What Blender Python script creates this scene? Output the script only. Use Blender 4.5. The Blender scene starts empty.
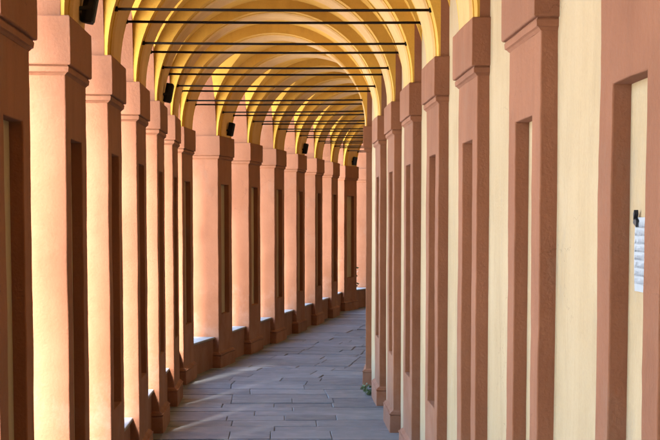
import bpy, bmesh, math, random
from mathutils import Vector, noise
random.seed(7)
rad = math.radians
S = bpy.context.scene
COL = S.collection

# ------------------------------------------------------------------ measures
H = 3.2                 # floor to underside of the capitals
P = 0.775 * H           # bay
A = 0.3877 * H          # half clear width between pier faces
L = 0.422 * P           # length of a pier along the walk
T = 0.138 * H            # thickness of the arcade
DP = 0.0245 * H         # projection of the pilasters from the wall
SP = 1.091 * H          # springing line
RW = A + 0.040 * H      # radius of the vault web
BR = 0.365 * H           # rise of the side arches
TOP = 1.62 * H
EYE = 0.719 * H
Z0 = 3.0935             # bays from the camera to the near edge of pier 0
FPX = 2150 * 0.775      # focal length in photo pixels

# ------------------------------------------------------------------ camera
cam = bpy.data.cameras.new('camera'); camo = bpy.data.objects.new('camera', cam)
COL.objects.link(camo); S.camera = camo
cam.sensor_width = 36; cam.lens = FPX / 660 * 36
cam.clip_end = 2000
PITCH = rad(5.0)
YAW = math.atan((330 - 281.4) / FPX)
camo.location = (0.017 * H, 0, EYE)
camo.rotation_euler = (rad(90) - PITCH, 0, -YAW)
cam.shift_y = (FPX * math.tan(PITCH) - (220 - 215.5)) / 660

# ------------------------------------------------------------------ light
SUN_EL, SUN_AZ = 40.0, -167.5      # azimuth from +Y towards +X: sun on the left, a little behind
W = bpy.data.worlds.new('World'); S.world = W; W.use_nodes = True
nt = W.node_tree
bg = nt.nodes['Background']
sky = nt.nodes.new('ShaderNodeTexSky'); sky.sky_type = 'NISHITA'; sky.sun_disc = False
sky.sun_elevation = rad(SUN_EL); sky.sun_rotation = rad(SUN_AZ)
sky.air_density = 1.0; sky.dust_density = 0.4
nt.links.new(sky.outputs[0], bg.inputs[0]); bg.inputs[1].default_value = 0.15
sl = bpy.data.lights.new('sun', 'SUN'); sl.energy = 2.7; sl.angle = rad(13); sl.color = (1, 0.975, 0.95)
so = bpy.data.objects.new('sun', sl); COL.objects.link(so)
e, z = rad(SUN_EL), rad(SUN_AZ)
sd = Vector((math.sin(z) * math.cos(e), math.cos(z) * math.cos(e), math.sin(e)))
so.rotation_euler = (-sd).to_track_quat('-Z', 'Y').to_euler()
so.location = sd * 60
S.view_settings.view_transform = 'Standard'; S.view_settings.look = 'None'
S.view_settings.gamma = 1; S.view_settings.use_curve_mapping = False
S.view_settings.exposure = 4.33
S.cycles.max_bounces = 12; S.cycles.diffuse_bounces = 6
S.cycles.use_denoising = True
S.cycles.sample_clamp_indirect = 12

# ------------------------------------------------------------------ materials
def base(name, rough=0.9):
    m = bpy.data.materials.new(name); m.use_nodes = True
    n = m.node_tree.nodes; b = n['Principled BSDF']
    b.inputs['Roughness'].default_value = rough
    b.inputs['Specular IOR Level'].default_value = 0.25
    return m, m.node_tree, n, b
def mixc(nt, fac, a, b, blend='MIX'):
    x = nt.nodes.new('ShaderNodeMix'); x.data_type = 'RGBA'; x.blend_type = blend
    for s, v in ((0, fac), (6, a), (7, b)):
        if isinstance(v, (int, float)): x.inputs[s].default_value = v
        elif isinstance(v, tuple): x.inputs[s].default_value = (*v, 1)
        else: nt.links.new(v, x.inputs[s])
    return x.outputs[2]
def nz(nt, scale, detail=4, vec=None, rough=0.55, stretch=None):
    g = nt.nodes.new('ShaderNodeNewGeometry').outputs['Position'] if vec is None else vec
    if stretch:
        mp = nt.nodes.new('ShaderNodeMapping'); nt.links.new(g, mp.inputs[0]); mp.inputs['Scale'].default_value = stretch
        g = mp.outputs[0]
    t = nt.nodes.new('ShaderNodeTexNoise'); nt.links.new(g, t.inputs['Vector'])
    t.inputs['Scale'].default_value = scale; t.inputs['Detail'].default_value = detail; t.inputs['Roughness'].default_value = rough
    return t.outputs['Fac']
def ramp(nt, f, lo, hi, a=0.0, b=1.0):
    r = nt.nodes.new('ShaderNodeMapRange'); nt.links.new(f, r.inputs[0])
    for i, v in enumerate((lo, hi, a, b)): r.inputs[i + 1].default_value = v
    return r.outputs[0]
def bump(nt, b, hgt, strength, dist=0.01):
    x = nt.nodes.new('ShaderNodeBump'); x.inputs['Strength'].default_value = strength; x.inputs['Distance'].default_value = dist
    nt.links.new(hgt, x.inputs['Height']); nt.links.new(x.outputs[0], b.inputs['Normal'])
def plaster(name, c, c2, stain, stain_amt=0.35, bumpy=0.25, chips=None, low_pale=None):
    m, nt, n, b = base(name)
    col = mixc(nt, ramp(nt, nz(nt, 1.3, 6, rough=0.6), 0.36, 0.66), c, c2)
    col = mixc(nt, ramp(nt, nz(nt, 4.0, 6, stretch=(1, 1, 0.16)), 0.46, 0.72, 0, 0.42), col, tuple(min(1, v * 1.22) for v in c))
    col = mixc(nt, ramp(nt, nz(nt, 5.5, 7, rough=0.7, stretch=(1, 1, 0.35)), 0.52, 0.70, 0, 0.35), col, tuple(v * 0.72 for v in c2))
    st = ramp(nt, nz(nt, 2.1, 9, rough=0.72, stretch=(1, 1, 0.6)), 0.57, 0.70, 0, stain_amt)
    col = mixc(nt, st, col, stain)
    col = mixc(nt, ramp(nt, nz(nt, 60, 4, rough=0.65), 0.35, 0.70, 0, 0.20), col, tuple(v * 0.6 for v in c))
    if low_pale:                                   # paler ragged patches, denser towards the floor
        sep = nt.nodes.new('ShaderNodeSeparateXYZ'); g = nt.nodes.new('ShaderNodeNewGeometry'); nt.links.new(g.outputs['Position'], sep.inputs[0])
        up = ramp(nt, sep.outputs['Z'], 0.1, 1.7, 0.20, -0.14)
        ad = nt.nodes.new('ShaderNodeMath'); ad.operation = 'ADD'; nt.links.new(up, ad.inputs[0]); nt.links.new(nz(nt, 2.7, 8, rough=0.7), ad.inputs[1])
        col = mixc(nt, ramp(nt, ad.outputs[0], 0.54, 0.74, 0, 0.38), col, low_pale)
    if chips:
        ch = ramp(nt, nz(nt, 7, 10, rough=0.8), 0.675, 0.70, 0, 0.75)
        col = mixc(nt, ch, col, chips)
    if chips:                                  # hairline cracks, here and there
        vo = nt.nodes.new('ShaderNodeTexVoronoi'); vo.feature = 'DISTANCE_TO_EDGE'; vo.inputs['Scale'].default_value = 1.7
        g = nt.nodes.new('ShaderNodeNewGeometry'); wv = nt.nodes.new('ShaderNodeTexNoise'); wv.inputs['Scale'].default_value = 5; wv.inputs['Detail'].default_value = 6
        nt.links.new(g.outputs['Position'], wv.inputs['Vector'])
        vm = nt.nodes.new('ShaderNodeVectorMath'); vm.operation = 'MULTIPLY_ADD'; vm.inputs[1].default_value = (0.35, 0.35, 0.35)
        nt.links.new(wv.outputs['Color'], vm.inputs[0]); nt.links.new(g.outputs['Position'], vm.inputs[2]); nt.links.new(vm.outputs[0], vo.inputs['Vector'])
        cr = ramp(nt, vo.outputs['Distance'], 0.002, 0.006, 1, 0)
        mk = ramp(nt, nz(nt, 0.9, 3), 0.55, 0.63, 0, 0.45)
        mu = nt.nodes.new('ShaderNodeMath'); mu.operation = 'MULTIPLY'; nt.links.new(cr, mu.inputs[0]); nt.links.new(mk, mu.inputs[1])
        col = mixc(nt, mu.outputs[0], col, tuple(v * 0.45 for v in c2))
    hs = nt.nodes.new('ShaderNodeHueSaturation'); oi = nt.nodes.new('ShaderNodeObjectInfo')
    nt.links.new(col, hs.inputs['Color']); nt.links.new(ramp(nt, oi.outputs['Random'], 0, 1, 0.90, 1.10), hs.inputs['Value'])
    nt.links.new(hs.outputs[0], b.inputs['Base Color'])
    hg = mixc(nt, 0.35, nz(nt, 6, 7, rough=0.6), nz(nt, 60, 5))
    bump(nt, b, hg, bumpy, 0.02)
    return m
M = {}
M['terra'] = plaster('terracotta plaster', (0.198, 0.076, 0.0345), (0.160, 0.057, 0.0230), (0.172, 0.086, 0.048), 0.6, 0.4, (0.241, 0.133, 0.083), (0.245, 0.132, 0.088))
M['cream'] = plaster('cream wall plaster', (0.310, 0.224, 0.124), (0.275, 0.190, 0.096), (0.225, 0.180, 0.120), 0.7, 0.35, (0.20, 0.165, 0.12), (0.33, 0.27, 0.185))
M['vault'] = plaster('ochre vault plaster', (0.47, 0.255, 0.036), (0.39, 0.195, 0.022), (0.38, 0.225, 0.070), 0.55, 0.3, (0.46, 0.32, 0.16))
M['band'] = plaster('pale rib plaster', (0.47, 0.285, 0.110), (0.41, 0.230, 0.075), (0.44, 0.32, 0.18), 0.55, 0.3, (0.48, 0.39, 0.27))
M['coping'] = plaster('pale coping stone', (0.26, 0.235, 0.205), (0.21, 0.19, 0.17), (0.13, 0.12, 0.11), 0.5, 0.4)
M['gravel'] = plaster('sunlit pale paving', (0.64, 0.58, 0.52), (0.58, 0.53, 0.47), (0.50, 0.45, 0.40), 0.3, 0.3)
def stone():
    m, nt, n, b = base('grey paving stone', 0.62)
    oi = n.new('ShaderNodeObjectInfo').outputs['Random']
    c = mixc(nt, oi, (0.085, 0.089, 0.093), (0.150, 0.154, 0.158))
    c = mixc(nt, ramp(nt, nz(nt, 2.3, 7), 0.35, 0.7, 0, 0.6), c, (0.094, 0.098, 0.103))
    c = mixc(nt, ramp(nt, nz(nt, 14, 6, rough=0.7), 0.52, 0.75, 0, 0.5), c, (0.170, 0.173, 0.176))
    c = mixc(nt, ramp(nt, nz(nt, 5, 8, rough=0.75), 0.60, 0.72, 0, 0.55), c, (0.046, 0.046, 0.048))
    nt.links.new(c, b.inputs['Base Color'])
    nt.links.new(ramp(nt, nz(nt, 4, 5), 0.3, 0.7, 0.5, 0.8), b.inputs['Roughness'])
    bump(nt, b, mixc(nt, 0.5, nz(nt, 6, 6), nz(nt, 45, 5)), 0.35, 0.012)
    return m
M['stone'] = stone()
def flat(name, c, rough=0.6, metal=0.0, var=0.25, sc=20):
    m, nt, n, b = base(name, rough)
    b.inputs['Metallic'].default_value = metal
    nt.links.new(mixc(nt, ramp(nt, nz(nt, sc, 4), 0.3, 0.7), c, tuple(v * (1 - var) for v in c)), b.inputs['Base Color'])
    return m
M['mortar'] = flat('sandy joint mortar', (0.062, 0.060, 0.058), 0.95)
M['iron'] = flat('dark wrought iron', (0.012, 0.008, 0.006), 0.8, 0.0)
M['iron'].node_tree.nodes['Principled BSDF'].inputs['Specular IOR Level'].default_value = 0.06
M['black'] = flat('black loudspeaker plastic', (0.006, 0.0055, 0.005), 0.6)
M['grille'] = flat('black loudspeaker grille', (0.004, 0.004, 0.004), 0.8, 0.0, 0.5, 400)
M['tile'] = flat('clay roof tile', (0.42, 0.22, 0.14), 0.9)
M['leaf'] = flat('weed leaf', (0.075, 0.12, 0.045), 0.6, 0, 0.5, 30)
M['ink'] = flat('grey ink', (0.18, 0.19, 0.205), 0.8)
M['paper'] = flat('white paper', (0.27, 0.275, 0.275), 0.8, 0, 0.08)
M['tape'] = flat('black tape', (0.012, 0.012, 0.014), 0.6)

# ------------------------------------------------------------------ the path of the walk
TB, TC = rad(9.65), rad(19.2)
K6, K13 = 6, 13
KMIN, KMAX = -8, 18
def dirv(t): return Vector((math.sin(t), math.cos(t)))
C, TH = {}, {}
for k in range(KMIN, KMAX + 1):
    if k <= K6:
        C[k] = Vector((0, (Z0 + k) * P + L / 2)); TH[k] = 0.0 if k < K6 else TB / 2
for k in range(K6 + 1, KMAX + 1):
    t = TB if k <= K13 else TC
    C[k] = C[k - 1] + dirv(t) * P
    TH[k] = TB if k < K13 else TC
def F(k, x, y):
    d = dirv(TH[k]); return C[k] + d * y + Vector((d.y, -d.x)) * x
def bay(k, u, x, e=0.0):
    a, b = F(k, x, L / 2 - e), F(k + 1, x, -L / 2 + e)
    return a.lerp(b, u)
def track(q, x):                        # q in bays, whole numbers at pier centres
    k = math.floor(q + 0.5); f = q - k; h = L / P / 2
    if abs(f) <= h: return F(k, x, f * P)
    if f > 0: return bay(k, (f - h) / (1 - 2 * h), x)
    return bay(k - 1, 1 + (f + h) / (1 - 2 * h), x)

# ------------------------------------------------------------------ mesh helpers
def link(name, me, parent=None):
    o = bpy.data.objects.new(name, me); COL.objects.link(o)
    if parent: o.parent = parent
    return o
def mesh(name, vs, fs, mat, smooth=False):
    me = bpy.data.meshes.new(name); me.from_pydata([tuple(v) for v in vs], [], fs)
    bm = bmesh.new(); bm.from_mesh(me); bmesh.ops.remove_doubles(bm, verts=bm.verts, dist=1e-5)
    bmesh.ops.recalc_face_normals(bm, faces=bm.faces); bm.to_mesh(me); bm.free()
    me.materials.append(mat)
    if smooth:
        for p in me.polygons: p.use_smooth = True
    return me
def bevel(o, w=0.006, seg=2):
    m = o.modifiers.new('bevel', 'BEVEL'); m.width = w; m.segments = seg; m.limit_method = 'ANGLE'; m.angle_limit = rad(40)
    return o
def tag(o, label=None, cat=None, group=None, kind=None):
    if label: o['label'] = label
    if cat: o['category'] = cat
    if group: o['group'] = group
    if kind: o['kind'] = kind
    return o
def empty(name, loc, rz=0):
    o = bpy.data.objects.new(name, None); COL.objects.link(o); o.location = loc; o.rotation_euler = (0, 0, rz)
    o.empty_display_size = 0.1
    return o
def rough_up(me, amp, sc=2.5, seed=0):
    """hand-made plaster: slightly wavy surfaces, knocked edges"""
    for v in me.vertices:
        p = v.co * sc + Vector((seed, seed * 1.7, 0))
        v.co += noise.noise_vector(p) * amp + noise.noise_vector(p * 6.3) * amp * 0.45
    return me
class MB:
    def __init__(s): s.v = []; s.f = []
    def quad(s, *p):
        i = len(s.v); s.v += [Vector(q) for q in p]; s.f.append(tuple(range(i, i + len(p))))
    def box(s, x0, x1, y0, y1, z0, z1):
        i = len(s.v)
        s.v += [Vector((x, y, z)) for z in (z0, z1) for y in (y0, y1) for x in (x0, x1)]
        s.f += [tuple(i + j for j in q) for q in ((0, 1, 3, 2), (4, 6, 7, 5), (0, 4, 5, 1), (2, 3, 7, 6), (0, 2, 6, 4), (1, 5, 7, 3))]
    def hexa(s, p):                     # p: 4 bottom corners, 4 top corners
        i = len(s.v); s.v += [Vector(q) for q in p]
        s.f += [tuple(i + j for j in q) for q in ((3, 2, 1, 0), (4, 5, 6, 7), (0, 1, 5, 4), (1, 2, 6, 5), (2, 3, 7, 6), (3, 0, 4, 7))]
    def loft(s, rings, cap0=True, cap1=True):
        i = len(s.v); n = len(rings[0])
        for r in rings: s.v += [Vector(q) for q in r]
        for j in range(len(rings) - 1):
            for q in range(n):
                a, b = i + j * n + q, i + j * n + (q + 1) % n
                s.f.append((a, b, b + n, a + n))
        if cap0: s.f.append(tuple(i + q for q in range(n))[::-1])
        if cap1: s.f.append(tuple(i + (len(rings) - 1) * n + q for q in range(n)))
    def tube(s, a, b, r0, r1, n=8):
        a, b = Vector(a), Vector(b); d = (b - a).normalized()
        u = d.orthogonal().normalized(); w = d.cross(u)
        s.loft([[a + (u * math.cos(t) + w * math.sin(t)) * r0 for t in [2 * math.pi * q / n for q in range(n)]],
                [b + (u * math.cos(t) + w * math.sin(t)) * r1 for t in [2 * math.pi * q / n for q in range(n)]]])
    def grid(s, pts):
        i = len(s.v); n = len(pts[0])
        for r in pts: s.v += [Vector(q) for q in r]
        for a in range(len(pts) - 1):
            for b in range(n - 1):
                s.f.append((i + a * n + b, i + a * n + b + 1, i + (a + 1) * n + b + 1, i + (a + 1) * n + b))
    def me(s, name, mat, smooth=False): return mesh(name, s.v, s.f, mat, smooth)

ORD = ['first', 'second', 'third', 'fourth', 'fifth', 'sixth', 'seventh', 'eighth', 'ninth', 'tenth', 'eleventh', 'twelfth',
       'thirteenth', 'fourteenth', 'fifteenth', 'sixteenth', 'seventeenth', 'eighteenth', 'nineteenth', 'twentieth',
       'twenty-first', 'twenty-second', 'twenty-third', 'twenty-fourth', 'twenty-fifth', 'twenty-sixth']

# ------------------------------------------------------------------ setting: ground, floor, wall, roof
def v3(p, z): return Vector((p.x, p.y, z))
m = MB(); R_ = 400
m.quad((-R_, -R_, -0.06), (R_, -R_, -0.06), (R_, R_, -0.06), (-R_, R_, -0.06))
tag(link('ground', m.me('ground', M['gravel'])), kind='structure')

def stations(x, k0=KMIN, k1=KMAX):
    r = []
    for k in range(k0, k1 + 1): r += [F(k, x, -L / 2), F(k, x, L / 2)]
    return r
m = MB()
a, b = stations(-A - T - 0.25), stations(A + DP + 0.1)
m.grid([[v3(p, -0.02) for p in a], [v3(p, -0.02) for p in b]])
floor = tag(link('floor', m.me('floor', M['mortar'])), kind='structure')

m = MB()
wx = A + DP
zs = [0, H * 0.25, H * 0.5, H * 0.75, H, SP, H * 1.3, TOP]
def fine(x, n=4):
    r = []
    for k in range(KMIN, KMAX + 1):
        r.append(F(k, x, -L / 2)); r.append(F(k, x, 0)); r.append(F(k, x, L / 2))
        if k < KMAX: r += [bay(k, i / n, x) for i in range(1, n)]
    return r
m.grid([[v3(p, zz - 0.02) for p in fine(wx)] for zz in zs])
m.grid([[v3(p, zz - 0.02) for p in fine(wx + 0.5)] for zz in zs])
wall = tag(link('wall_right', rough_up(m.me('wall_right', M['cream'], True), 0.006, 1.3)), kind='structure')

m = MB()
lo, hi = -A - T - 0.12 * H, A + DP + 0.9
for k in range(KMIN, KMAX):
    for (p0, p1) in (((k, -L / 2), (k, L / 2)), ((k, L / 2), (k + 1, -L / 2))):
        c = [F(p0[0], lo, p0[1]), F(p0[0], hi, p0[1]), F(p1[0], hi, p1[1]), F(p1[0], lo, p1[1])]
        r0, r1 = F(p0[0], 0, p0[1]), F(p1[0], 0, p1[1])
        zl, zc = TOP + 0.10, TOP + 0.75
        m.quad(v3(c[0], zl), v3(r0, zc), v3(r1, zc), v3(c[3], zl))
        m.quad(v3(r0, zc), v3(c[1], zl), v3(c[2], zl), v3(r1, zc))
        m.quad(v3(c[0], zl - 0.1), v3(c[1], zl - 0.1), v3(c[2], zl - 0.1), v3(c[3], zl - 0.1))
        m.quad(v3(c[0], zl - 0.1), v3(c[0], zl), v3(c[3], zl), v3(c[3], zl - 0.1))
tag(link('roof', m.me('roof', M['tile'])), kind='structure')

# paving slabs, each its own stone
def paving():
    q = -0.6; i = 0; x0, x1 = -A - 0.03 * H, A + DP + 0.03
    while q < 14.6:
        d = random.choice((0.15, 0.18, 0.21, 0.26)) if q < 9.5 else random.choice((0.26, 0.32, 0.4))
        wide = 0.008 if random.random() < 0.6 else 0.026
        n = random.choice((2, 3, 3, 4)) if q < 9.5 else random.choice((2, 3))
        cuts = [x0] + sorted(x0 + (x1 - x0) * (j + random.uniform(-0.27, 0.27)) / n for j in range(1, n)) + [x1]
        for j in range(n):
            g = 0.003; qa, qb = q + wide / 2 / P, q + d - wide / 2 / P
            if random.random() < 0.3: qa += random.uniform(0, 0.012)
            xa, xb = cuts[j] + g, cuts[j + 1] - g
            cs = [track(qa, xa), track(qa, xb), track(qb, xb), track(qb, xa)]
            cen = sum(cs, Vector((0, 0))) / 4
            zt = random.uniform(-0.008, 0.004); tilt = (random.uniform(-0.005, 0.005), random.uniform(-0.010, 0.010))
            def pt(p, s, z): 
                r = (p - cen); r = r - r.normalized() * s
                return Vector((r.x, r.y, z + r.x * tilt[0] + r.y * tilt[1]))
            mb = MB()
            cc = [pt(p, 0, 0) for p in cs]
            mb.loft([[pt(p, 0, -0.03) for p in cs], [pt(p, 0, -0.007) for p in cs], [pt(p, 0.008, 0) for p in cs]], cap0=False)
            o = link('paving_slab', mb.me('paving_slab', M['stone']), floor); o.location = (cen.x, cen.y, zt)
            i += 1
        q += d
    return i
NSLAB = paving()

# ------------------------------------------------------------------ pier and pilaster parts (shared meshes)
def rect(x0, x1, y, z): return [(x0, -y, z), (x1, -y, z), (x1, y, z), (x0, y, z)]
MR = 0.094 * P                       # frame round the sunk panel
RZ0, RZ1 = 0.25 * H, 0.866 * H
RD = 0.0225 * H                      # depth of the sunk panel
PZ = 0.072 * H
def shaft_mesh(name, xb, face, seed):
    """face: x of the aisle side, xb: back; sunk rectangular panel in the aisle side"""
    m = MB(); y = L / 2; s = 1 if face > xb else -1
    zs = [PZ - 0.02] + [PZ + (RZ0 - PZ) * i / 9 for i in range(1, 9)] + [RZ0 + (RZ1 - RZ0) * i / 30 for i in range(31)] + [RZ1 + (H * 0.99 - RZ1) * i / 7 for i in range(1, 8)]
    ys = [-y, -y + MR, 0, y - MR, y]
    for i in range(len(zs) - 1):
        for j in range(4):
            if zs[i] >= RZ0 - 1e-6 and zs[i + 1] <= RZ1 + 1e-6 and j in (1, 2): continue
            m.quad((face, ys[j], zs[i]), (face, ys[j + 1], zs[i]), (face, ys[j + 1], zs[i + 1]), (face, ys[j], zs[i + 1]))
        for yy in (-y, y):
            xs = [xb + (face - xb) * q / 3 for q in range(4)]
            for q in range(3): m.quad((xs[q], yy, zs[i]), (xs[q + 1], yy, zs[i]), (xs[q + 1], yy, zs[i + 1]), (xs[q], yy, zs[i + 1]))
        m.quad((xb, -y, zs[i]), (xb, y, zs[i]), (xb, y, zs[i + 1]), (xb, -y, zs[i + 1]))
        if RZ0 - 1e-6 <= zs[i] and zs[i + 1] <= RZ1 + 1e-6:
            for yy in (-y + MR, y - MR):
                m.quad((face, yy, zs[i]), (face - s * RD, yy, zs[i]), (face - s * RD, yy, zs[i + 1]), (face, yy, zs[i + 1]))
    for zz in (RZ0, RZ1):
        for (ya, yb) in ((-y + MR, 0), (0, y - MR)):
            m.quad((face, ya, zz), (face, yb, zz), (face - s * RD, yb, zz), (face - s * RD, ya, zz))
    return rough_up(m.me(name, M['terra']), 0.0042, 1.9, seed)
def panel_mesh(face, s, seed):
    m = MB(); y = L / 2 - MR + 0.004; xx = face - s * (RD - 0.001)
    n = 8
    m.grid([[(xx, yy, RZ0 - 0.004 + (RZ1 - RZ0 + 0.008) * i / n) for yy in (-y, 0, y)] for i in range(n + 1)])
    return rough_up(m.me('panel', M['cream']), 0.0012, 2.5, seed)
def cut(me, step):
    """split long edges so that they can wander"""
    bm = bmesh.new(); bm.from_mesh(me)
    for n in range(6):
        ed = [e_ for e_ in bm.edges if e_.calc_length() > step * 2]
        if not ed: break
        bmesh.ops.subdivide_edges(bm, edges=ed, cuts=1, use_grid_fill=True)
    bm.to_mesh(me); bm.free(); return me
def cap_rings(x0, x1, back):          # back: keep the wall side flush
    def rr(z, o): return rect(x0 - (0 if back == 'lo' else o), x1 + (0 if back == 'hi' else o), L / 2 + o, z)
    return rr
def capital_mesh(x0, x1, back, name='capital'):
    rr = cap_rings(x0, x1, back); m = MB(); pj = 0.0125 * H
    m.loft([rr(H, pj - 0.006), rr(H + 0.006, pj), rr(H + 0.045 * H, pj + 0.001), rr(SP - 0.006, pj), rr(SP, pj - 0.006)])
    return rough_up(cut(m.me(name, M['terra']), 0.12), 0.004, 2.2)
def neck_mesh(x0, x1, back):
    rr = cap_rings(x0, x1, back); m = MB(); z0 = 0.986 * H
    m.loft([rr(z0 - 0.012, 0.001), rr(z0, 0.012), rr(z0 + 0.006, 0.022), rr(H - 0.012, 0.025), rr(H - 0.004, 0.020), rr(H + 0.002, 0.018)])
    return rough_up(cut(m.me('neck_band', M['terra']), 0.12), 0.0028, 2.2)
def plinth_mesh(x0, x1, back):
    rr = cap_rings(x0, x1, back); m = MB(); o = 0.012 * H
    m.loft([rr(-0.03, o), rr(0.05, o + 0.002), rr(PZ - 0.052, o)])
    return rough_up(cut(m.me('plinth', M['terra']), 0.12), 0.006, 2.6)
def basemould_mesh(x0, x1, back):
    rr = cap_rings(x0, x1, back); m = MB(); o = 0.012 * H
    z = PZ - 0.052
    m.loft([rr(z - 0.004, o - 0.010), rr(z + 0.004, o - 0.006), rr(z + 0.010, o + 0.004), rr(z + 0.022, o + 0.004), rr(z + 0.026, o - 0.010),
            rr(z + 0.034, o - 0.010), rr(z + 0.040, o - 0.018), rr(z + 0.052, 0.004), rr(z + 0.056, 0.0005)])
    return rough_up(cut(m.me('base_moulding', M['terra']), 0.12), 0.0035, 2.6)
# pier local frame: origin on the walk's centre line side: x measured from the pier's own centre
PC = -(A + T / 2)                    # lateral centre of a pier
NV = 3
pier_parts = []
for s_ in range(NV):
    pier_parts.append(dict(shaft=shaft_mesh('shaft', -T / 2, T / 2, s_ * 7.3), panel=panel_mesh(T / 2, 1, s_)))
pier_cap = capital_mesh(-T / 2, T / 2, None); pier_neck = neck_mesh(-T / 2, T / 2, None)
pier_pl = plinth_mesh(-T / 2, T / 2, None); pier_bm = basemould_mesh(-T / 2, T / 2, None)
m = MB(); m.box(-T / 2, T / 2 - 0.007 * H, -L / 2 - 0.004, L / 2 + 0.004, SP - 0.01, TOP)
pier_sp = m.me('springer', M['terra'])
def make_pier(k, label):
    t = empty('arcade_pier', v3(F(k, PC, 0), 0), -TH[k])
    pp = pier_parts[k % NV]
    bevel(link('shaft', pp['shaft'], t), 0.007); link('panel', pp['panel'], t)
    c = bevel(link('capital', pier_cap, t), 0.006); link('neck_band', pier_neck, c)
    q = bevel(link('plinth', pier_pl, t), 0.008); link('base_moulding', pier_bm, q)
    link('springer', pier_sp, t)
    return tag(t, label, 'pier', 'piers of the open arcade on the left')
SPK = (1, 4, 7, 10, 13)
for k in range(0, 15):
    extra = {0: 'nearest terracotta pier, cut off by the left edge of the picture',
             1: 'second pier of the left arcade, a big black loudspeaker above its capital',
             14: 'farthest bright pink pier, a sliver beside the right wall, behind the fourteenth'}.get(k)
    if not extra:
        extra = f'{ORD[k]} terracotta pier of the left arcade' + (', carrying a black loudspeaker' if k in SPK else ', counted from the left edge of the picture')
    make_pier(k, extra)

# pilasters on the right wall: local x from the wall face, aisle towards -x
pil_parts = [dict(shaft=shaft_mesh('shaft', 0.03, -DP, 3.1 + s_ * 5.7), panel=panel_mesh(-DP, -1, 4 + s_)) for s_ in range(NV)]
pil_cap = capital_mesh(-DP, 0.03, 'hi'); pil_neck = neck_mesh(-DP, 0.03, 'hi')
pil_pl = plinth_mesh(-DP, 0.03, 'hi'); pil_bm = basemould_mesh(-DP, 0.03, 'hi')
m = MB(); m.box(-DP + 0.004 * H, 0.03, -L / 2 - 0.004, L / 2 + 0.004, SP - 0.01, TOP)
pil_sp = m.me('upper_strip', M['terra'])
def make_pilaster(k, label):
    t = empty('wall_pilaster', v3(F(k, A + DP, 0), 0), -TH[k])
    pp = pil_parts[k % NV]
    bevel(link('shaft', pp['shaft'], t), 0.007); link('panel', pp['panel'], t)
    c = bevel(link('capital', pil_cap, t), 0.006); link('neck_band', pil_neck, c)
    q = bevel(link('plinth', pil_pl, t), 0.008); link('base_moulding', pil_bm, q)
    link('upper_strip', pil_sp, t)
    return tag(t, label, 'pilaster', 'pilasters along the right wall')
for j, k in enumerate(range(-1, 7)):
    lab = {0: 'nearest terracotta pilaster at the right edge, paper notice in its sunk panel',
           7: 'farthest pilaster of the right wall, a thin terracotta edge where the walk bends'}.get(j)
    make_pilaster(k, lab or f'{ORD[j]} terracotta pilaster on the right wall counted from the right edge')

# ------------------------------------------------------------------ transverse arches
def sweep(prof, n=56):
    """prof: list of (y, r); swept over the half circle; local origin on the floor of the centre line"""
    rings = []
    for i in range(n + 1):
        t = math.pi * i / n
        rings.append([(-r * math.cos(t), y, SP + r * math.sin(t)) for (y, r) in prof])
    m = MB(); m.loft(rings); return m
hl = L / 2
ring_me = rough_up(sweep([(-hl, A), (-hl * 0.66, A), (-hl * 0.66, A - 0.006), (hl * 0.66, A - 0.006), (hl * 0.66, A), (hl, A), (hl, RW + 0.03), (-hl, RW + 0.03)]).me('arch_ring', M['vault']), 0.003, 2.0)
band_me = rough_up(sweep([(-hl * 0.60, A - 0.004), (-hl * 0.56, A - 0.022), (hl * 0.56, A - 0.022), (hl * 0.60, A - 0.004)]).me('raised_band', M['band']), 0.003, 2.0)
for me_ in (ring_me, band_me):
    for p in me_.polygons: p.use_smooth = True
def smooth_edges(o):
    mod = o.modifiers.new('split', 'EDGE_SPLIT'); mod.split_angle = rad(35); return o
def make_arch(k, label):
    t = empty('transverse_arch', v3(C[k], 0), -TH[k])
    smooth_edges(link('arch_ring', ring_me, t)); smooth_edges(link('raised_band', band_me, t))
    return tag(t, label, 'arch', 'transverse arches of the vault')
for k in range(1, 15):
    make_arch(k, f'ochre plaster arch crossing the walk, springing from the {ORD[k]} left pier')

# ------------------------------------------------------------------ vault webs, side arches and parapets, bay by bay
XI = -(A + 0.0075 * H)               # aisle face of the arcade wall
def zside(u): return SP + BR * math.sqrt(max(0, 1 - (2 * u - 1) ** 2))
def zbar(x): return SP + math.sqrt(max(0, RW * RW - x * x))
def us(n): return [0.5 - 0.5 * math.cos(math.pi * i / n) for i in range(n + 1)]
def web_mesh(k, name='vault_web'):
    """barrel over the walk cut by the lower barrels of the side arches; the groins lie on mesh edges"""
    m = MB(); cols = []
    for u in us(30):
        xg = math.sqrt(max(0, RW * RW - (zside(u) - SP) ** 2))
        xl, xr = XI, A + DP + 0.012                # wall faces: the web dies into them
        gl, gr = max(-xg, xl), min(xg, xr)
        t0, t1 = math.acos(-gl / RW), math.acos(-gr / RW)
        xs = [xl + (gl - xl) * i / 6 for i in range(6)] + [-RW * math.cos(t0 + (t1 - t0) * i / 40) for i in range(41)] + [gr + (xr - gr) * i / 6 for i in range(1, 7)]
        cols.append([v3(bay(k, u, x), max(zbar(x), zside(u))) for x in xs])
    m.grid(cols)
    return m
def at_origin(name, m, mat, org, parent=None, smooth=False):
    m.v = [v - org for v in m.v]
    o = link(name, m.me(name, mat, smooth), parent); o.location = org
    return o
def smooth_web(o):
    for p in o.data.polygons: p.use_smooth = True
    smooth_edges(o).modifiers[-1].split_angle = rad(22)
    return o
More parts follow.
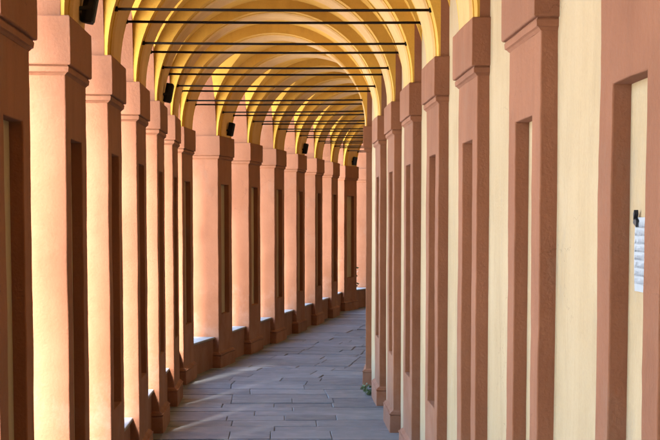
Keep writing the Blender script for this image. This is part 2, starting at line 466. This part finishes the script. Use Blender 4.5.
def arch_wall(k):
    """wall over the opening: arched soffit, aisle and outer faces"""
    m = MB(); xi, xo = XI, -A - T
    uu = us(28); e = 0.0
    nx = 5; xs = [xi + (xo - xi) * i / nx for i in range(nx + 1)]
    m.grid([[v3(bay(k, u, x, e), zside(u)) for u in uu] for x in xs])
    for x in (xi, xo):
        m.grid([[v3(bay(k, u, x, e), zside(u)) for u in uu], [v3(bay(k, u, x, e), TOP) for u in uu]])
    return m
def bay_box(m, k, x0, x1, z0, z1, n=6, e=0.0):
    rings = []
    for i in range(n + 1):
        u = i / n
        p, q = bay(k, u, x0, e), bay(k, u, x1, e)
        rings.append([v3(p, z0), v3(q, z0), v3(q, z1), v3(p, z1)])
    m.loft(rings)
PH = 0.146 * H
for k in range(0, 14):
    org = v3(bay(k, 0.5, 0), 0)
    if k >= 1:
        o = smooth_web(at_origin('vault_bay', web_mesh(k), M['vault'], org))
        tag(o, f'curved ochre vault bay over the walk between the {ORD[k]} and {ORD[k + 1]} left piers', 'vault', 'vault bays')
    org = v3(bay(k, 0.5, -A - T / 2), 0)
    o = at_origin('side_arch', arch_wall(k), M['terra'], org); smooth_web(o)
    tag(o, f'sunlit arch over the opening between the {ORD[k]} and {ORD[k + 1]} left piers', 'arch', 'side arches of the arcade')
    if k >= 1:
        t = empty('parapet', org); 
        m = MB(); bay_box(m, k, -A - T + 0.03, -A - 0.026 * H, -0.03, PH - 0.03, 8); m.v = [v - org for v in m.v]
        bevel(link('parapet_wall', rough_up(m.me('parapet_wall', M['terra']), 0.005, 2, k), t))
        m = MB(); bay_box(m, k, -A - T - 0.01, -A - 0.018 * H, PH - 0.03, PH, 8, 0.001); m.v = [v - org for v in m.v]
        bevel(link('coping', rough_up(m.me('coping', M['coping']), 0.003, 2, k), t), 0.008)
        tag(t, f'low terracotta parapet with pale coping between the {ORD[k]} and {ORD[k + 1]} left piers', 'parapet', 'parapets between the piers')

# ------------------------------------------------------------------ the walk out of view, behind the lens and round the bend, closed by added end walls
m = MB(); mt = MB(); mv = MB()
def add(dst, me_, k, x):
    i = len(dst.v); d = dirv(TH[k]); n_ = Vector((d.y, -d.x)); c0 = F(k, x, 0)
    dst.v += [Vector((c0.x + n_.x * v.co.x + d.x * v.co.y, c0.y + n_.y * v.co.x + d.y * v.co.y, v.co.z)) for v in me_.vertices]
    dst.f += [tuple(i + q for q in p.vertices) for p in me_.polygons]
for k in range(KMIN, KMAX + 1):
    if not 0 <= k <= 14:
        for me_ in (pier_parts[0]['shaft'], pier_parts[0]['panel'], pier_cap, pier_neck, pier_pl, pier_bm, pier_sp): add(m, me_, k, PC)
    if not -1 <= k <= 6:
        for me_ in (pil_parts[0]['shaft'], pil_parts[0]['panel'], pil_cap, pil_neck, pil_pl, pil_bm, pil_sp): add(m, me_, k, A + DP)
    if not 1 <= k <= 14:
        add(mv, ring_me, k, 0); add(mv, band_me, k, 0)
    if k < KMAX:
        if not 1 <= k <= 13:
            w_ = web_mesh(k); i = len(mv.v); mv.v += w_.v; mv.f += [tuple(i + q for q in f) for f in w_.f]
            bay_box(m, k, -A - T + 0.03, -A - 0.026 * H, -0.03, PH, 4)
        if not 0 <= k <= 13:
            w_ = arch_wall(k); i = len(mv.v); mv.v += w_.v; mv.f += [tuple(i + q for q in f) for f in w_.f]
for k, yy in ((KMIN, -L / 2 - 0.02), (KMAX, L / 2 + 0.02)):  # end walls added to keep outside light out; the walk itself goes on
    p, q = F(k, -A - T, yy), F(k, A + DP + 0.4, yy)
    m.quad(v3(p, -0.03), v3(q, -0.03), v3(q, TOP), v3(p, TOP))
o = link('walk_and_end_blockers_beyond_view', m.me('walk_and_end_blockers_beyond_view', M['terra'])); tag(o, kind='structure')
o = link('vault_beyond_view', mv.me('vault_beyond_view', M['vault'])); tag(o, kind='structure')

# ------------------------------------------------------------------ iron tie rods, two to an arch
RODZ = 1.2025 * H
half = math.sqrt(A * A - (RODZ - SP) ** 2)
m = MB(); nn = 12
rings = [[(-half - 0.03 + (2 * half + 0.06) * i / nn, 0.0105 * math.cos(t), 0.0105 * math.sin(t) - 0.006 * math.sin(math.pi * i / nn)) for t in [2 * math.pi * q / 8 for q in range(8)]] for i in range(nn + 1)]
m.loft(rings); rod_me = m.me('bar', M['iron'], True)
def plate(s):
    m = MB(); xx = s * half
    m.box(xx - 0.012, xx + 0.02, -0.017, 0.017, -0.017, 0.017)
    return m.me('anchor_plate', M['iron'])
pl_me = [plate(-1), plate(1)]
rods = []
for k in range(2, 14):
    for s in (-1, 1): rods.append((k, s))
for i, (k, s) in enumerate(rods):
    t = empty('tie_rod', v3(F(k, 0, s * 0.165 * P), RODZ), -TH[k])
    link('bar', rod_me, t); link('anchor_plate', pl_me[0], t); link('anchor_plate', pl_me[1], t)
    tag(t, f'{ORD[i]} dark iron tie rod across the vault, counted from the top downwards', 'tie rod', 'iron tie rods under the arches')

# ------------------------------------------------------------------ loudspeakers above every third capital
def speaker(k, label):
    org = F(k, -A + 0.012, 0.06)
    t = empty('loudspeaker', v3(org, SP), -TH[k])
    body = MB(); w, d, h = 0.125, 0.078, 0.205
    tilt = rad(11)
    def tr(x, y, z):
        x += 0.004; z += 0.0
        return (0.012 + x * math.cos(tilt) + z * math.sin(tilt), y, 0.012 - x * math.sin(tilt) + z * math.cos(tilt) + 0.02)
    def ring(z, g):
        return [tr(0.0 + g, -w * 0.36, z), tr(d * 0.45, -w / 2 + g, z), tr(d - g, -w / 2 + g, z), tr(d - g, w / 2 - g, z), tr(d * 0.45, w / 2 - g, z), tr(0.0 + g, w * 0.36, z)]
    body.loft([ring(0, 0.006), ring(0.006, 0), ring(h - 0.006, 0), ring(h, 0.006)])
    b = bevel(link('cabinet', body.me('cabinet', M['black']), t), 0.004)
    g = MB(); g.hexa([tr(d - 0.002, -w * .42, .015), tr(d + .005, -w * .42, .015), tr(d + .005, w * .42, .015), tr(d - .002, w * .42, .015),
                      tr(d - 0.002, -w * .42, h - .015), tr(d + .005, -w * .42, h - .015), tr(d + .005, w * .42, h - .015), tr(d - .002, w * .42, h - .015)])
    link('grille', g.me('grille', M['grille']), b)
    br = MB()
    for sy in (-1, 1):
        p = [tr(0.05, sy * (w / 2 + 0.004), h * 0.5), tr(0.075, sy * (w / 2 + 0.004), h * 0.5)]
        br.hexa([(-0.03, sy * (w / 2 + .002), .09), (-0.03, sy * (w / 2 + .008), .09), (p[1][0], sy * (w / 2 + .008), p[1][2] - .012), (p[1][0], sy * (w / 2 + .002), p[1][2] - .012),
                 (-0.03, sy * (w / 2 + .002), .115), (-0.03, sy * (w / 2 + .008), .115), (p[1][0], sy * (w / 2 + .008), p[1][2] + .012), (p[1][0], sy * (w / 2 + .002), p[1][2] + .012)])
    br.box(-0.03, -0.012, -w / 2 - .012, w / 2 + .012, 0.085, 0.12)
    link('bracket', br.me('bracket', M['black']), t)
    tag(t, label, 'loudspeaker', 'black loudspeakers on the left piers')
for i, k in enumerate(SPK):
    speaker(k, {0: 'largest black loudspeaker, at the top left above the second pier',
                4: 'smallest, farthest black loudspeaker, where the walk bends out of sight'}.get(i, f'black loudspeaker above the capital of the {ORD[k]} left pier'))

# ------------------------------------------------------------------ paper notice in the nearest pilaster's panel
ya = (0.266 * P) - L / 2; yb = ya - 0.21
t = empty('paper_notice', v3(F(-1, A + RD - 0.006, (ya + yb) / 2), EYE - 0.083 * H), 0)
hw, hh = (ya - yb) / 2, 0.081 * H
m = MB()
m.grid([[(-0.002 - 0.004 * math.sin(3.0 * i / 8) - (0.003 if j in (0, 6) else 0), -hw + 2 * hw * j / 6, hh * i / 8) for j in range(7)] for i in range(9)])
pap = link('sheet', m.me('sheet', M['paper'], True), t)
m = MB(); rr = random.Random(3)
for ln in range(8):
    z = hh * (0.86 - 0.108 * ln); y = hw * 0.9
    while y > -hw * 0.85:
        w_ = rr.uniform(0.004, 0.012); hgt = rr.uniform(0.010, 0.022); sl_ = rr.uniform(-0.012, -0.002)
        xx = -0.009
        m.quad((xx, y, z), (xx, y - 0.0035, z - 0.002), (xx, y - 0.0035 + sl_, z + hgt), (xx, y + sl_, z + hgt))
        if rr.random() < 0.6: m.quad((xx, y, z), (xx, y - w_, z + 0.003), (xx, y - w_, z + 0.007), (xx, y, z + 0.004))
        y -= w_ + rr.uniform(0.003, 0.012)
link('handwriting', m.me('handwriting', M['ink']), pap)
m = MB()
m.hexa([(-0.014, hw + .004, hh - .02), (-0.003, hw + .004, hh - .02), (-0.003, hw - .045, hh - .034), (-0.014, hw - .045, hh - .034),
        (-0.014, hw - .005, hh + .006), (-0.003, hw - .005, hh + .006), (-0.003, hw - .048, hh - .012), (-0.014, hw - .048, hh - .012)])
m.hexa([(-0.018, hw - .02, hh - .008), (-0.003, hw - .02, hh - .008), (-0.003, hw - .035, hh + .012), (-0.018, hw - .035, hh + .012),
        (-0.018, hw - .012, hh + .012), (-0.003, hw - .012, hh + .012), (-0.003, hw - .030, hh + .026), (-0.018, hw - .030, hh + .026)])
link('tape', m.me('tape', M['tape']), t)
tag(t, 'white paper notice with grey handwriting, taped inside the nearest right pilaster panel', 'notice')

# ------------------------------------------------------------------ weeds
def weed(name, loc, label, n, hgt, spread, seed, lsize=0.03):
    r = random.Random(seed); t = empty(name, loc)
    st = MB(); lf = MB()
    for i in range(n):
        a_ = r.uniform(0, 6.28); d = Vector((math.cos(a_), math.sin(a_), 0)); b0 = d * r.uniform(0, 0.03)
        h_ = hgt * r.uniform(0.5, 1); tip = b0 + d * spread * r.uniform(.3, 1) + Vector((0, 0, h_))
        st.tube(b0, tip, 0.003, 0.0015, 4)
        for q in range(6):
            c = b0.lerp(tip, (q + 1.5) / 7); b_ = r.uniform(0, 6.28)
            u = Vector((math.cos(b_), math.sin(b_), r.uniform(-.2, .7))).normalized(); w_ = u.orthogonal().normalized() * lsize * 0.4
            ln = lsize * r.uniform(.7, 1.3)
            lf.quad(c, c + u * ln * .5 + w_, c + u * ln + Vector((0, 0, -.006)), c + u * ln * .5 - w_)
    link('stems', st.me('stems', M['leaf']), t); link('leaves', lf.me('leaves', M['leaf']), t)
    tag(t, label, 'weed')
p = F(5, A - 0.06, L / 2 + 0.12)
weed('floor_weed', (p.x, p.y, 0), 'small green weed growing at the foot of the right wall pilasters', 13, 0.16, 0.13, 5, 0.045)
p = F(13, -A - 0.022 * H, L / 2 + 0.06)
weed('parapet_weed', (p.x, p.y, PH), 'dark weed on the parapet beside the fourteenth pier at the far bend', 5, 0.75, 0.05, 11, 0.10)
